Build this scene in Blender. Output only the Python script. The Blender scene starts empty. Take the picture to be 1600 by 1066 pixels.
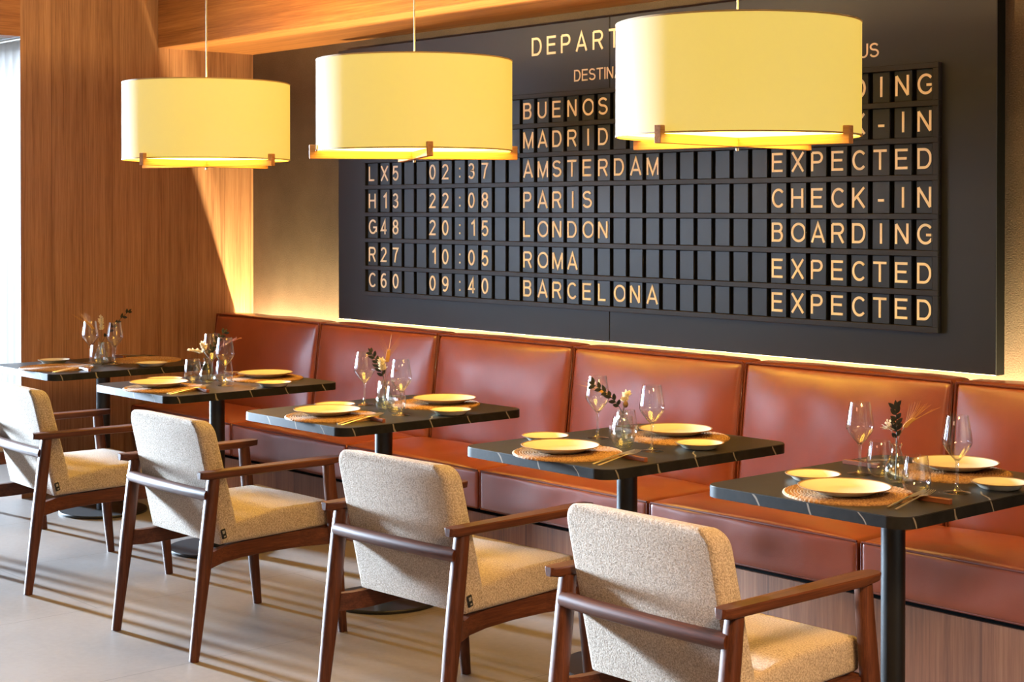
import bpy, bmesh, math, random
from mathutils import Vector, Matrix, noise
PI = math.pi
random.seed(7)
SC = bpy.context.scene
COL = SC.collection

# ------------------------------------------------------------------ camera
CAM = Vector((8.129, -5.151, 1.5346))
cd = bpy.data.cameras.new('camera'); cam = bpy.data.objects.new('camera', cd); COL.objects.link(cam)
cam.location = CAM
cam.rotation_euler = (PI / 2 - 0.0099, 0.0, 0.8469)
cd.sensor_fit = 'HORIZONTAL'; cd.sensor_width = 36.0
cd.lens = 2520.38 / 1600 * 36.0
cd.shift_y = -(533.0 - 352.7) / 1600
cd.clip_start = 0.05
SC.camera = cam
# ------------------------------------------------------------------ exposure
vs = SC.view_settings
vs.view_transform = 'Standard'; vs.look = 'None'; vs.gamma = 1.0; vs.use_curve_mapping = False
vs.exposure = 0.0
SC.cycles.use_denoising = True
SC.cycles.max_bounces = 10; SC.cycles.diffuse_bounces = 4; SC.cycles.glossy_bounces = 4
SC.cycles.transmission_bounces = 10; SC.cycles.transparent_max_bounces = 24
SC.cycles.caustics_reflective = False; SC.cycles.caustics_refractive = False
SC.cycles.sample_clamp_indirect = 6.0
# ------------------------------------------------------------------ sky outside the windows
W = bpy.data.worlds.new('daylight'); SC.world = W; W.use_nodes = True
W.node_tree.nodes['Background'].inputs[0].default_value = (0.60, 0.76, 1.0, 1)
W.node_tree.nodes['Background'].inputs[1].default_value = 9.5

def area(name, loc, target, sx, sy, power, color, spread=PI):
    l = bpy.data.lights.new(name, 'AREA'); l.shape = 'RECTANGLE'; l.size = sx; l.size_y = sy
    l.energy = power; l.color = color; l.spread = spread
    o = bpy.data.objects.new(name, l); COL.objects.link(o); o.location = loc
    d = Vector(target) - Vector(loc)
    o.rotation_euler = d.to_track_quat('-Z', 'Y').to_euler()
    return o
DAY = (0.62, 0.80, 1.0)
# daylight coming in through the tall window in the far end wall and the wide front window
area('daylight_far_window', (-22.0, -5.35, 3.6), (3.0, -2.3, 0.8), 1.1, 6.0, 2500, DAY, math.radians(24))
area('daylight_front_window', (-5.0, -8.5, 1.5), (-1.0, 0.0, 0.8), 4.6, 2.0, 12, DAY, math.radians(120))
area('daylight_curtain_window', (-2.0, 1.0, 2.3), (-2.0, -0.2, 1.5), 3.4, 1.0, 40, DAY)
area('warm_ceiling_panel', (7.8, -3.2, 2.79), (5.6, -2.3, 0.6), 0.9, 0.9, 34, (1.0, 0.60, 0.26), math.radians(60))  # added warm fill for the right sides of the chairs, no fixture
area('warm_ceiling_panel_rear', (5.6, -6.2, 2.79), (5.2, -3.0, 0.5), 1.2, 1.2, 14, (1.0, 0.66, 0.40), math.radians(90))  # second added fill, warms the backs of the near chairs, no fixture
# warm LED strip hidden behind the banquette back
area('led_strip_light', (2.96, -0.052, 0.728), (2.96, -0.05, 1.6), 5.88, 0.012, 420, (1.0, 0.75, 0.34))

# ------------------------------------------------------------------ material helpers
class NT:
    def __init__(s, name):
        s.m = bpy.data.materials.new(name); s.m.use_nodes = True
        s.t = s.m.node_tree; s.N = s.t.nodes; s.L = s.t.links
        s.b = s.N['Principled BSDF']
    def n(s, t, **k):
        x = s.N.new(t)
        for a, v in k.items(): setattr(x, a, v)
        return x
    def l(s, a, b): s.L.new(a, b)
    def coord(s, scale=(1, 1, 1), rot=(0, 0, 0)):
        c = s.n('ShaderNodeTexCoord'); m = s.n('ShaderNodeMapping')
        m.inputs['Scale'].default_value = scale; m.inputs['Rotation'].default_value = rot
        s.l(c.outputs['Object'], m.inputs['Vector']); return m.outputs['Vector']
    def noise(s, vec, scale, detail=4, rough=0.55, dist=0.0):
        x = s.n('ShaderNodeTexNoise'); x.inputs['Scale'].default_value = scale; x.inputs['Detail'].default_value = detail
        x.inputs['Roughness'].default_value = rough; x.inputs['Distortion'].default_value = dist
        s.l(vec, x.inputs['Vector']); return x.outputs['Fac']
    def ramp(s, fac, stops):
        r = s.n('ShaderNodeValToRGB'); e = r.color_ramp.elements
        while len(e) < len(stops): e.new(0.5)
        for i, (p, c) in enumerate(stops):
            e[i].position = p; e[i].color = (*c, 1)
        s.l(fac, r.inputs['Fac']); return r.outputs['Color']
    def math(s, op, a, b=None, c=None):
        x = s.n('ShaderNodeMath', operation=op)
        for i, v in enumerate((a, b, c)):
            if v is None: continue
            if isinstance(v, (int, float)): x.inputs[i].default_value = v
            else: s.l(v, x.inputs[i])
        return x.outputs[0]
    def mix(s, fac, a, b, blend='MIX'):
        x = s.n('ShaderNodeMix', data_type='RGBA', blend_type=blend)
        for i, v in ((0, fac), (6, a), (7, b)):
            if isinstance(v, (int, float)): x.inputs[i].default_value = v
            elif isinstance(v, tuple): x.inputs[i].default_value = (*v, 1)
            else: s.l(v, x.inputs[i])
        return x.outputs[2]
    def sep(s, vec):
        x = s.n('ShaderNodeSeparateXYZ'); s.l(vec, x.inputs[0]); return x.outputs
    def bump(s, h, strength=0.3, dist=0.01):
        x = s.n('ShaderNodeBump'); x.inputs['Strength'].default_value = strength; x.inputs['Distance'].default_value = dist
        s.l(h, x.inputs['Height']); s.l(x.outputs[0], s.b.inputs['Normal'])
    def set(s, **k):
        for a, v in k.items():
            i = s.b.inputs[a.replace('_', ' ')]
            if isinstance(v, tuple): i.default_value = (*v, 1) if len(v) == 3 else v
            elif isinstance(v, (int, float)): i.default_value = v
            else: s.l(v, i)
        return s.m

def srgb(r, g, b):
    f = lambda c: (c / 255 / 12.92) if c / 255 <= 0.04045 else ((c / 255 + 0.055) / 1.055) ** 2.4
    return (f(r), f(g), f(b))

def wood(name, dark, mid, light, axis, scale=1.0, rough=0.45, plank=None, spec=0.4):
    m = NT(name)
    st = [1.0, 1.0, 1.0]; st[axis] = 0.028
    v = m.coord(tuple(x * scale for x in st))
    a = m.noise(v, 20, 7, 0.68, 0.3); b = m.noise(v, 120, 3, 0.7)
    f = m.math('ADD', m.math('MULTIPLY', a, 0.55), m.math('MULTIPLY', b, 0.45))
    col = m.ramp(f, [(0.33, dark), (0.5, mid), (0.67, light)])
    if plank:
        pa, w, off = plank
        o = m.sep(m.coord())[pa]
        t = m.math('DIVIDE', m.math('ADD', o, off), w)
        fr = m.math('FRACT', t); ln = m.math('LESS_THAN', fr, 0.022)
        fl = m.math('FLOOR', t)
        wn = m.n('ShaderNodeTexWhiteNoise', noise_dimensions='1D'); m.l(fl, wn.inputs['W'])
        sh = m.math('ADD', m.math('MULTIPLY', wn.outputs['Value'], 0.28), 0.86)
        hs = m.n('ShaderNodeHueSaturation'); m.l(col, hs.inputs['Color']); m.l(sh, hs.inputs['Value'])
        col = m.mix(m.math('MULTIPLY', ln, 0.8), hs.outputs[0], dark)
    m.bump(b, 0.08, 0.004)
    return m.set(Base_Color=col, Roughness=rough, Specular_IOR_Level=spec)

def plain(name, col, rough=0.5, metal=0.0, spec=0.5, **k):
    return NT(name).set(Base_Color=col, Roughness=rough, Metallic=metal, Specular_IOR_Level=spec, **k)

MAT = {}
MAT['wall_wood'] = wood('warm oak wall veneer', srgb(110, 74, 52), srgb(150, 108, 80), srgb(174, 132, 102), 2, 1.0, 0.5, plank=(1, 0.178, 0.02))
MAT['beam_wood'] = wood('warm oak beam veneer', srgb(124, 76, 42), srgb(166, 110, 64), srgb(192, 136, 84), 0, 1.0, 0.38)
MAT['lintel_wood'] = wood('warm oak lintel veneer', srgb(108, 64, 36), srgb(150, 96, 58), srgb(176, 120, 76), 1, 1.0, 0.5)
MAT['plinth_wood'] = wood('pale walnut plinth veneer', srgb(100, 62, 40), srgb(138, 90, 60), srgb(162, 112, 78), 2, 1.0, 0.5, plank=(0, 0.42, 0.1))
for ax, nm in enumerate('xyz'):
    MAT['walnut_' + nm] = wood('dark walnut along ' + nm, srgb(52, 26, 15), srgb(84, 45, 27), srgb(110, 63, 39), ax, 2.2, 0.42, spec=0.28)
MAT['lamp_wood'] = wood('light oak', srgb(168, 108, 58), srgb(200, 140, 84), srgb(222, 166, 108), 0, 2.0, 0.5)
MAT['rest_wood'] = wood('reddish wood', srgb(92, 46, 26), srgb(128, 70, 42), srgb(150, 88, 56), 0, 4.0, 0.45)

def mk_plaster():
    m = NT('dark brown plaster'); v = m.coord()
    a = m.noise(v, 2.2, 5, 0.6); b = m.noise(v, 170, 2, 0.6)
    f = m.math('ADD', m.math('MULTIPLY', a, 0.6), m.math('MULTIPLY', b, 0.4))
    c = m.ramp(f, [(0.35, srgb(80, 71, 66)), (0.65, srgb(108, 97, 90))]); m.bump(b, 0.25, 0.004)
    return m.set(Base_Color=c, Roughness=0.85, Specular_IOR_Level=0.2)
MAT['plaster'] = mk_plaster()
MAT['white_wall'] = plain('white plaster', srgb(232, 232, 234), 0.8)
MAT['ceiling'] = plain('off white ceiling', srgb(214, 204, 192), 0.85)
MAT['pavement'] = plain('dark grey paving', srgb(92, 90, 88), 0.9)
MAT['taupe'] = plain('taupe paint', srgb(170, 150, 130), 0.85)

def mk_floor():
    m = NT('beige stone tiles'); v = m.coord(); o = m.sep(v)
    a = m.noise(v, 1.3, 6, 0.6, 0.4); b = m.noise(v, 40, 3, 0.6)
    c = m.ramp(m.math('ADD', m.math('MULTIPLY', a, 0.75), m.math('MULTIPLY', b, 0.25)),
               [(0.35, srgb(122, 113, 106)), (0.65, srgb(144, 134, 127))])
    tx = m.math('DIVIDE', m.math('ADD', o[0], -2.425 + 9.0), 0.9)
    fx = m.math('FRACT', tx)
    ix = m.math('MODULO', m.math('FLOOR', tx), 2.0)
    ty = m.math('ADD', m.math('DIVIDE', m.math('ADD', o[1], 2.246 + 18), 1.8), m.math('MULTIPLY', ix, 0.5))
    ty = m.math('ADD', ty, 0.5)
    fy = m.math('FRACT', ty)
    ln = m.math('MAXIMUM', m.math('LESS_THAN', fx, 0.0045), m.math('LESS_THAN', fy, 0.00225))
    c = m.mix(m.math('MULTIPLY', ln, 0.7), c, srgb(92, 82, 74))
    r = m.math('ADD', m.math('MULTIPLY', a, 0.2), 0.32)
    return m.set(Base_Color=c, Roughness=r, Specular_IOR_Level=0.4)
MAT['floor'] = mk_floor()

def mk_leather():
    m = NT('rust leather'); v = m.coord()
    a = m.noise(v, 3.0, 4, 0.6); f = m.noise(v, 240, 3, 0.6); w = m.noise(v, 14, 3, 0.5)
    c = m.ramp(a, [(0.3, srgb(132, 60, 38)), (0.7, srgb(152, 74, 48))])
    m.bump(m.math('ADD', m.math('MULTIPLY', f, 0.3), w), 0.10, 0.012)
    return m.set(Base_Color=c, Roughness=0.31, Specular_IOR_Level=0.95, Coat_Weight=0.35, Coat_Roughness=0.3)
MAT['leather'] = mk_leather()
MAT['leather_seam'] = plain('dark rust seam', srgb(112, 46, 24), 0.55)

def mk_boucle():
    m = NT('cream boucle'); v = m.coord()
    a = m.noise(v, 230, 3, 0.7); b = m.noise(v, 90, 2, 0.6)
    c = m.ramp(a, [(0.32, srgb(140, 122, 104)), (0.5, srgb(186, 167, 146)), (0.66, srgb(216, 200, 182))])
    m.bump(m.math('ADD', a, m.math('MULTIPLY', b, 0.5)), 0.9, 0.006)
    return m.set(Base_Color=c, Roughness=0.95, Specular_IOR_Level=0.15, Sheen_Weight=0.25)
MAT['boucle'] = mk_boucle()

def mk_marble(name, amount, base, rough=.36, spec=.5):
    m = NT(name); v = m.coord(); o = m.sep(v)
    n1 = m.noise(v, 5, 3, 0.5); cl = m.noise(v, 18, 5, 0.65)
    t = m.math('ADD', m.math('ADD', o[0], m.math('MULTIPLY', o[1], 0.92)), m.math('MULTIPLY', o[2], 0.55))
    t = m.math('ADD', t, m.math('MULTIPLY', n1, 0.10))
    fr = m.math('ABSOLUTE', m.math('SUBTRACT', m.math('FRACT', m.math('DIVIDE', t, 0.17)), 0.5))
    ln = m.math('LESS_THAN', fr, 0.016)
    msk = m.math('GREATER_THAN', m.noise(v, 3.5, 2, 0.5), 1.0 - amount)
    c = m.ramp(cl, [(0.35, base), (0.75, tuple(x * 1.9 for x in base))])
    c = m.mix(m.math('MULTIPLY', m.math('MULTIPLY', ln, msk), 0.75), c, srgb(150, 140, 126))
    m.bump(cl, 0.05, 0.002)
    return m.set(Base_Color=c, Roughness=rough, Specular_IOR_Level=spec)
MAT['marble'] = mk_marble('black marble laminate', 0.36, srgb(30, 27, 24))
MAT['marble_edge'] = mk_marble('black marble edge', 0.8, srgb(28, 27, 26), .5, .1)
MAT['black_metal'] = plain('matt black metal', srgb(22, 21, 21), 0.42, 0.0, 0.5)
MAT['board'] = plain('charcoal board', srgb(28, 31, 39), 0.42, 0, 0.5)
MAT['board_rail'] = plain('charcoal rail', srgb(34, 35, 41), 0.4, 0, 0.4)
MAT['flap'] = plain('charcoal flap', srgb(31, 35, 43), 0.34, 0, 0.5)
MAT['slot'] = plain('black slot', srgb(7, 7, 8), 0.85, 0, 0.05)
MAT['letter'] = plain('ivory lettering', srgb(255, 246, 236), 0.5)
MAT['cable'] = plain('grey cable', srgb(120, 112, 100), 0.5)
MAT['steel'] = plain('polished steel', srgb(226, 218, 202), 0.3, 1.0)
MAT['tag'] = plain('black tag', srgb(16, 15, 15), 0.7)
MAT['tag_mark'] = plain('grey tag print', srgb(150, 146, 142), 0.7)
MAT['glaze'] = plain('cream glaze', srgb(232, 222, 202), 0.22, 0, 0.5)
MAT['glaze_rim'] = plain('bare clay rim', srgb(138, 108, 80), 0.55)

def mk_straw():
    m = NT('woven straw'); v = m.coord()
    a = m.noise(v, 160, 3, 0.6)
    c = m.ramp(a, [(0.35, srgb(124, 88, 54)), (0.65, srgb(178, 136, 92))])
    m.bump(a, 0.5, 0.003)
    return m.set(Base_Color=c, Roughness=0.75, Specular_IOR_Level=0.25)
MAT['straw'] = mk_straw()

def mk_glass(name, col, ior=0.6, base=.055):
    m = NT(name)
    t = m.n('ShaderNodeBsdfTransparent'); t.inputs['Color'].default_value = (*col, 1)
    g = m.n('ShaderNodeBsdfGlossy'); g.inputs['Roughness'].default_value = 0.015
    f = m.n('ShaderNodeLayerWeight'); f.inputs['Blend'].default_value = 0.5
    k = m.math('ADD', m.math('MULTIPLY', m.math('POWER', f.outputs['Facing'], 3.2), ior), base)
    x = m.n('ShaderNodeMixShader'); m.l(k, x.inputs[0]); m.l(t.outputs[0], x.inputs[1]); m.l(g.outputs[0], x.inputs[2])
    m.l(x.outputs[0], m.N['Material Output'].inputs[0]); return m.m
MAT['glass'] = mk_glass('clear glass', (.98, .98, .98), 0.8, .07)
MAT['vase_glass'] = mk_glass('faintly green glass', (0.94, 0.98, 0.955), 0.7)
MAT['stem_glass'] = mk_glass('clear stem glass', (.95, .95, .95), 0.9, .16)
def mk_pane():
    m = NT('window pane')
    t = m.n('ShaderNodeBsdfTransparent'); g = m.n('ShaderNodeBsdfGlossy'); g.inputs['Roughness'].default_value = 0.02
    x = m.n('ShaderNodeMixShader'); x.inputs[0].default_value = 0.05
    m.l(t.outputs[0], x.inputs[1]); m.l(g.outputs[0], x.inputs[2]); m.l(x.outputs[0], m.N['Material Output'].inputs[0])
    return m.m
MAT['pane'] = mk_pane()

def mk_sheer():
    m = NT('white sheer cloth'); a = m.n('ShaderNodeBsdfTranslucent'); b = m.n('ShaderNodeBsdfDiffuse'); x = m.n('ShaderNodeMixShader')
    a.inputs[0].default_value = b.inputs[0].default_value = (*srgb(216, 210, 202), 1); x.inputs[0].default_value = .35
    m.l(a.outputs[0], x.inputs[1]); m.l(b.outputs[0], x.inputs[2]); m.l(x.outputs[0], m.N['Material Output'].inputs[0]); return m.m
MAT['sheer'] = mk_sheer()
def mk_emit(name, base, col, strength, rough=0.6):
    return NT(name).set(Base_Color=base, Roughness=rough, Emission_Color=col, Emission_Strength=strength, Specular_IOR_Level=0.1)
SHADE_E = 0.66
def mk_shade():
    m = NT('lit linen shade'); v = m.coord((1, 1, 1))
    a = m.noise(v, 320, 2, 0.5)
    m.bump(a, 0.15, 0.002)
    return m.set(Base_Color=srgb(186, 181, 178), Roughness=0.9, Emission_Color=(1.0, 0.71, 0.08), Emission_Strength=SHADE_E, Specular_IOR_Level=0.05)
MAT['shade'] = mk_shade()
MAT['shade_rim'] = plain('shade rim band', srgb(190, 160, 110), 0.7)
MAT['diffuser'] = mk_emit('lit diffuser', (0.9, 0.88, 0.8), (1.0, 0.62, 0.08), 14.0)
MAT['led'] = mk_emit('lit led strip', (0.9, 0.85, 0.7), (1.0, 0.66, 0.22), 1.5)
MAT['leaf_dark'] = plain('dark preserved leaf', srgb(34, 32, 24), 0.6)
MAT['stem'] = plain('dry stem', srgb(112, 84, 52), 0.7)
MAT['wheat'] = plain('golden wheat', srgb(196, 146, 74), 0.65)
MAT['white_bloom'] = plain('bleached petals', srgb(238, 226, 206), 0.7)
MAT['pod'] = plain('brown seed pod', srgb(118, 86, 52), 0.65)
MAT['pink_grass'] = plain('dusty pink grass', srgb(170, 104, 84), 0.7)

# ------------------------------------------------------------------ object helpers
def obj(name, bm, mats, parent=None, smooth=35, loc=None):
    if smooth:
        bm.normal_update()
        for f in bm.faces: f.smooth = True
        lim = math.radians(smooth)
        for e in bm.edges:
            if len(e.link_faces) == 2 and e.link_faces[0].normal.length > 0 and e.link_faces[1].normal.length > 0:
                if e.calc_face_angle(0) > lim: e.smooth = False
    me = bpy.data.meshes.new(name); bm.to_mesh(me); bm.free()
    for m in (mats if isinstance(mats, (list, tuple)) else [mats]): me.materials.append(MAT[m])
    o = bpy.data.objects.new(name, me); COL.objects.link(o)
    if parent: o.parent = parent
    if loc: o.location = loc
    return o

def tag(o, label=None, cat=None, group=None, kind=None):
    for k, v in (('label', label), ('category', cat), ('group', group), ('kind', kind)):
        if v: o[k] = v
    return o

def empty(name, loc, rz=0):
    o = bpy.data.objects.new(name, None); COL.objects.link(o); o.location = loc; o.rotation_euler = (0, 0, rz)
    o.empty_display_size = 0.1
    return o

def copy_tree(o, parent=None):
    c = o.copy(); COL.objects.link(c)
    if parent: c.parent = parent
    for ch in list(o.children): copy_tree(ch, c)
    return c

def nb(): return bmesh.new()

def box(bm, x0, x1, y0, y1, z0, z1, bev=0, seg=2, mi=0, mat=None):
    vs_ = [bm.verts.new(((x0, x1)[i & 1], (y0, y1)[i >> 1 & 1], (z0, z1)[i >> 2 & 1])) for i in range(8)]
    fs = [bm.faces.new([vs_[i] for i in q]) for q in ((0, 2, 3, 1), (4, 5, 7, 6), (0, 1, 5, 4), (2, 6, 7, 3), (0, 4, 6, 2), (1, 3, 7, 5))]
    for f in fs: f.material_index = mi
    es = list({e for f in fs for e in f.edges})
    if bev:
        r = bmesh.ops.bevel(bm, geom=es, offset=bev, segments=seg, affect='EDGES', profile=0.5)
        vs_ = list({v for f in r['faces'] for v in f.verts} | {v for v in vs_ if v.is_valid})
    if mat is not None: bmesh.ops.transform(bm, matrix=mat, verts=vs_)
    return vs_

def prism(bm, poly, axis, t0, t1):
    """extrude a 2D polygon along an axis; poly is in the two remaining axes in order"""
    def P(a, b, t):
        return {0: (t, a, b), 1: (a, t, b), 2: (a, b, t)}[axis]
    A = [bm.verts.new(P(a, b, t0)) for a, b in poly]; B = [bm.verts.new(P(a, b, t1)) for a, b in poly]
    n = len(poly); fs = [bm.faces.new(A[::-1]), bm.faces.new(B)]
    for i in range(n): fs.append(bm.faces.new((A[i], A[(i + 1) % n], B[(i + 1) % n], B[i])))
    bmesh.ops.recalc_face_normals(bm, faces=fs)
    return A, B, fs

def tube(bm, pts, radii, n=10, cap=True, flat=1.0, power=2.0, up=None):
    pts = [Vector(p) for p in pts]
    if isinstance(radii, (int, float)): radii = [radii] * len(pts)
    rings = []; prev = None
    for i, p in enumerate(pts):
        d = (pts[min(i + 1, len(pts) - 1)] - pts[max(i - 1, 0)]).normalized()
        if prev is None:
            u = Vector(up) if up else (Vector((0, 0, 1)) if abs(d.z) < 0.9 else Vector((1, 0, 0)))
        else: u = prev
        s = d.cross(u).normalized(); u = s.cross(d).normalized(); prev = u
        ring = []
        for k in range(n):
            a = 2 * PI * k / n; c, q = math.cos(a), math.sin(a)
            if power != 2.0:
                c = math.copysign(abs(c) ** (2 / power), c); q = math.copysign(abs(q) ** (2 / power), q)
            ring.append(bm.verts.new(p + s * (c * radii[i]) + u * (q * radii[i] * flat)))
        rings.append(ring)
    fs = []
    for a, b in zip(rings, rings[1:]):
        for k in range(n): fs.append(bm.faces.new((a[k], a[(k + 1) % n], b[(k + 1) % n], b[k])))
    if cap: fs += [bm.faces.new(rings[0][::-1]), bm.faces.new(rings[-1])]
    return fs

def lathe(bm, prof, n=48, cx=0, cy=0, mi=None, closed=False):
    rings = []
    for r, z in prof:
        if r < 1e-6: rings.append([bm.verts.new((cx, cy, z))])
        else: rings.append([bm.verts.new((cx + r * math.cos(2 * PI * k / n), cy + r * math.sin(2 * PI * k / n), z)) for k in range(n)])
    pr = list(zip(rings, rings[1:])) + ([(rings[-1], rings[0])] if closed else [])
    for j, (a, b) in enumerate(pr):
        for k in range(n):
            k2 = (k + 1) % n
            if len(a) == 1 and len(b) == 1: continue
            if len(a) == 1: f = bm.faces.new((a[0], b[k2], b[k]))
            elif len(b) == 1: f = bm.faces.new((a[k], a[k2], b[0]))
            else: f = bm.faces.new((a[k], a[k2], b[k2], b[k]))
            if mi: f.material_index = mi[j] if j < len(mi) else 0

def rrect(w, d, r, n=8):
    pts = []
    for k, (sx, sy) in enumerate(((1, -1), (1, 1), (-1, 1), (-1, -1))):
        for i in range(n + 1):
            a = -PI / 2 + k * PI / 2 + i * PI / 2 / n
            pts.append((sx * (w / 2 - r) + r * math.cos(a), sy * (d / 2 - r) + r * math.sin(a)))
    return pts

def sm(t): t = max(0.0, min(1.0, t)); return t * t * (3 - 2 * t)

def pillow(bm, w, d, h, r, puff_top=0, puff_front=0, nx=26, nm=12, wrinkle=0.0, seed=0):
    """rounded box, x -w/2..w/2, y 0..d (front at 0), z 0..h, with crowned top and front"""
    def ax(L, n):
        e = [0, r * .3, r * .65, r, r * 1.6]
        return e + [r * 1.6 + (L - 3.2 * r) * i / n for i in range(1, n)] + [L - x for x in e[::-1]]
    X, Y, Z = ax(w, nx), ax(d, nm), ax(h, nm)
    vm = {}
    def V(x, y, z):
        k = (round(x, 5), round(y, 5), round(z, 5))
        if k not in vm:
            p = Vector((x, y, z)); c = Vector((min(max(x, r), w - r), min(max(y, r), d - r), min(max(z, r), h - r)))
            q = p - c
            if q.length > 1e-9: p = c + q.normalized() * r
            u, v, t = 2 * x / w - 1, 2 * y / d - 1, 2 * z / h - 1
            cu, cv, ct = 1 - abs(u) ** 5, 1 - abs(v) ** 4, 1 - abs(t) ** 4
            wn = wrinkle * noise.noise(Vector((x * 6 + seed * 9.1, y * 8, z * 8)))
            dz = (puff_top + wn) * cu * cv * (1 if z > h * .5 else 0) * sm((z / h - .5) * 2)
            dy = (puff_front + wn) * cu * ct * sm((.5 - y / d) * 2)
            vm[k] = bm.verts.new((p.x - w / 2, p.y - dy, p.z + dz))
        return vm[k]
    def face(A, B, f, flip):
        for i in range(len(A) - 1):
            for j in range(len(B) - 1):
                q = [f(A[i], B[j]), f(A[i + 1], B[j]), f(A[i + 1], B[j + 1]), f(A[i], B[j + 1])]
                if flip: q = q[::-1]
                try: bm.faces.new(q)
                except ValueError: pass
    face(X, Y, lambda a, b: V(a, b, 0), True); face(X, Y, lambda a, b: V(a, b, h), False)
    face(X, Z, lambda a, b: V(a, 0, b), False); face(X, Z, lambda a, b: V(a, d, b), True)
    face(Y, Z, lambda a, b: V(0, a, b), True); face(Y, Z, lambda a, b: V(w, a, b), False)

def structure(name, bm, mat, smooth=0, parent=None):
    o = obj(name, bm, mat, parent, smooth)
    if not parent: o['kind'] = 'structure'
    return o

# ================================================================== THE ROOM
RX0, RX1, RY0, CZ = -9.0, 10.5, -8.0, 2.81
bm = nb(); box(bm, RX0 - .2, RX1 + .2, RY0 - .2, 0.2, -0.12, 0.0); structure('floor', bm, 'floor')
bm = nb(); box(bm, -14, 4, 0.2, 9.0, -0.25, -0.13); structure('ground', bm, 'pavement')  # unseen ground outside, added so the curtain gets less light low down
bm = nb(); box(bm, RX0 - .2, RX1 + .2, RY0 - .2, 0.2, CZ, CZ + .12); structure('ceiling', bm, 'ceiling')
bm = nb(); box(bm, -0.06, RX1 + .2, 0.0, 0.2, 0, CZ); structure('wall_back', bm, 'plaster')
bm = nb(); prism(bm, [(0, -1.44), (0, 0), (-.12, 0), (-.12, -1.30)], 2, 0, CZ); structure('wall_left', bm, 'wall_wood')
bm = nb(); box(bm, -0.12, 0.0, RY0, -1.44, 2.453, CZ); structure('trim_1', bm, 'lintel_wood')      # lintel over the wide opening
bm = nb(); box(bm, 0.0, RX1, -0.623, 0.0, 2.446, CZ); structure('trim_2', bm, 'beam_wood')         # boxed beam along the back wall
bm = nb(); box(bm, RX1, RX1 + .2, RY0, 0, 0, CZ); structure('wall_right', bm, 'taupe')

def wall_with_holes(name, axis, pos, th, a0, a1, holes, mat):
    """wall in plane axis=pos, spanning a0..a1, with rectangular holes (h0,h1,z0,z1)"""
    bm = nb(); cuts = sorted({a0, a1} | {v for h in holes for v in h[:2]})
    for p, q in zip(cuts, cuts[1:]):
        mid = (p + q) / 2; hz = [h for h in holes if h[0] < mid < h[1]]
        spans = [(0, hz[0][2]), (hz[0][3], CZ)] if hz else [(0, CZ)]
        for z0, z1 in spans:
            if z1 - z0 < 1e-4: continue
            if axis == 0: box(bm, pos - th, pos, p, q, z0, z1)
            else: box(bm, p, q, pos - th, pos, z0, z1)
    return structure(name, bm, mat)
HF = [(-4.75, -2.8, 0.02, 2.76)]
wall_with_holes('wall_far', 0, RX0, 0.2, RY0, 0.0, HF, 'white_wall')
HB = [(-7.5, -2.6, 0.3, 2.6)]
wall_with_holes('wall_front', 1, RY0, 0.2, RX0, RX1, HB, 'taupe')
HC = [(-3.75, -0.30, 0.02, 2.72)]
wall_with_holes('wall_back_left', 1, 0.2, 0.2, RX0 - .2, -0.06, HC, 'white_wall')
t = tag(empty('sheer_curtain', (-2.02, -0.06, 0)), 'bright white sheer curtain seen through the opening left of the wood wall', 'curtain')
bm = nb(); prev = None
for i in range(361):
    x = -1.74 + 3.48 * i / 360; y = .022 * math.sin(i * .62) + .008 * math.sin(i * 1.71)
    a = [bm.verts.new((x, y, z)) for z in (0.01, 1.4, 2.76)]
    if prev:
        for k in range(2): bm.faces.new((prev[k], a[k], a[k + 1], prev[k + 1]))
    prev = a
obj('cloth', bm, 'sheer', t, 80)
bm = nb(); tube(bm, [(-1.76, 0, 2.775), (1.76, 0, 2.775)], .012, 8); obj('rail', bm, 'steel', t)
def window(name, axis, pos, h):
    a0, a1, z0, z1 = h
    root = empty(name, (0, 0, 0)); root['kind'] = 'structure'
    bm = nb(); f = 0.05
    segs = [(a0, a0 + f, z0, z1), (a1 - f, a1, z0, z1), (a0 + f, a1 - f, z0, z0 + f), (a0 + f, a1 - f, z1 - f, z1)]
    for p, q, u, v in segs:
        if axis == 0: box(bm, pos - .13, pos - .07, p, q, u, v)
        else: box(bm, p, q, pos - .13, pos - .07, u, v)
    obj('window_frame', bm, 'black_metal', root, 0)
    bm = nb()
    if axis == 0: box(bm, pos - .104, pos - .098, a0 + f, a1 - f, z0 + f, z1 - f)
    else: box(bm, a0 + f, a1 - f, pos - .104, pos - .098, z0 + f, z1 - f)
    obj('window_pane', bm, 'pane', root, 0)
window('window_1', 0, RX0, HF[0])
window('window_3', 1, 0.2, HC[0])
window('window_2', 1, RY0, HB[0])

# ================================================================== BANQUETTE
BX1 = 5.92
t = tag(empty('banquette_base', (0, 0, 0)), 'long pale wood plinth carrying the rust leather bench along the back wall', 'bench')
bm = nb(); box(bm, 0.002, BX1, -0.775, -0.20, 0.0, 0.262); obj('plinth', bm, 'plinth_wood', t, 0)
bm = nb(); box(bm, 0.002, BX1, -0.765, -0.20, 0.262, 0.28); obj('shadow_gap', bm, 'slot', t, 0)
bm = nb(); box(bm, 0.0, BX1, -0.108, -0.001, 0.0, 0.70); structure('trim_3', bm, 'plinth_wood')
bm = nb(); box(bm, 0.02, BX1 - .02, -0.06, -0.044, 0.70, 0.712); o = obj('light_strip', bm, 'led', None, 0)
tag(o, 'warm lit LED strip running behind the leather back cushions', 'light strip')

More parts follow.
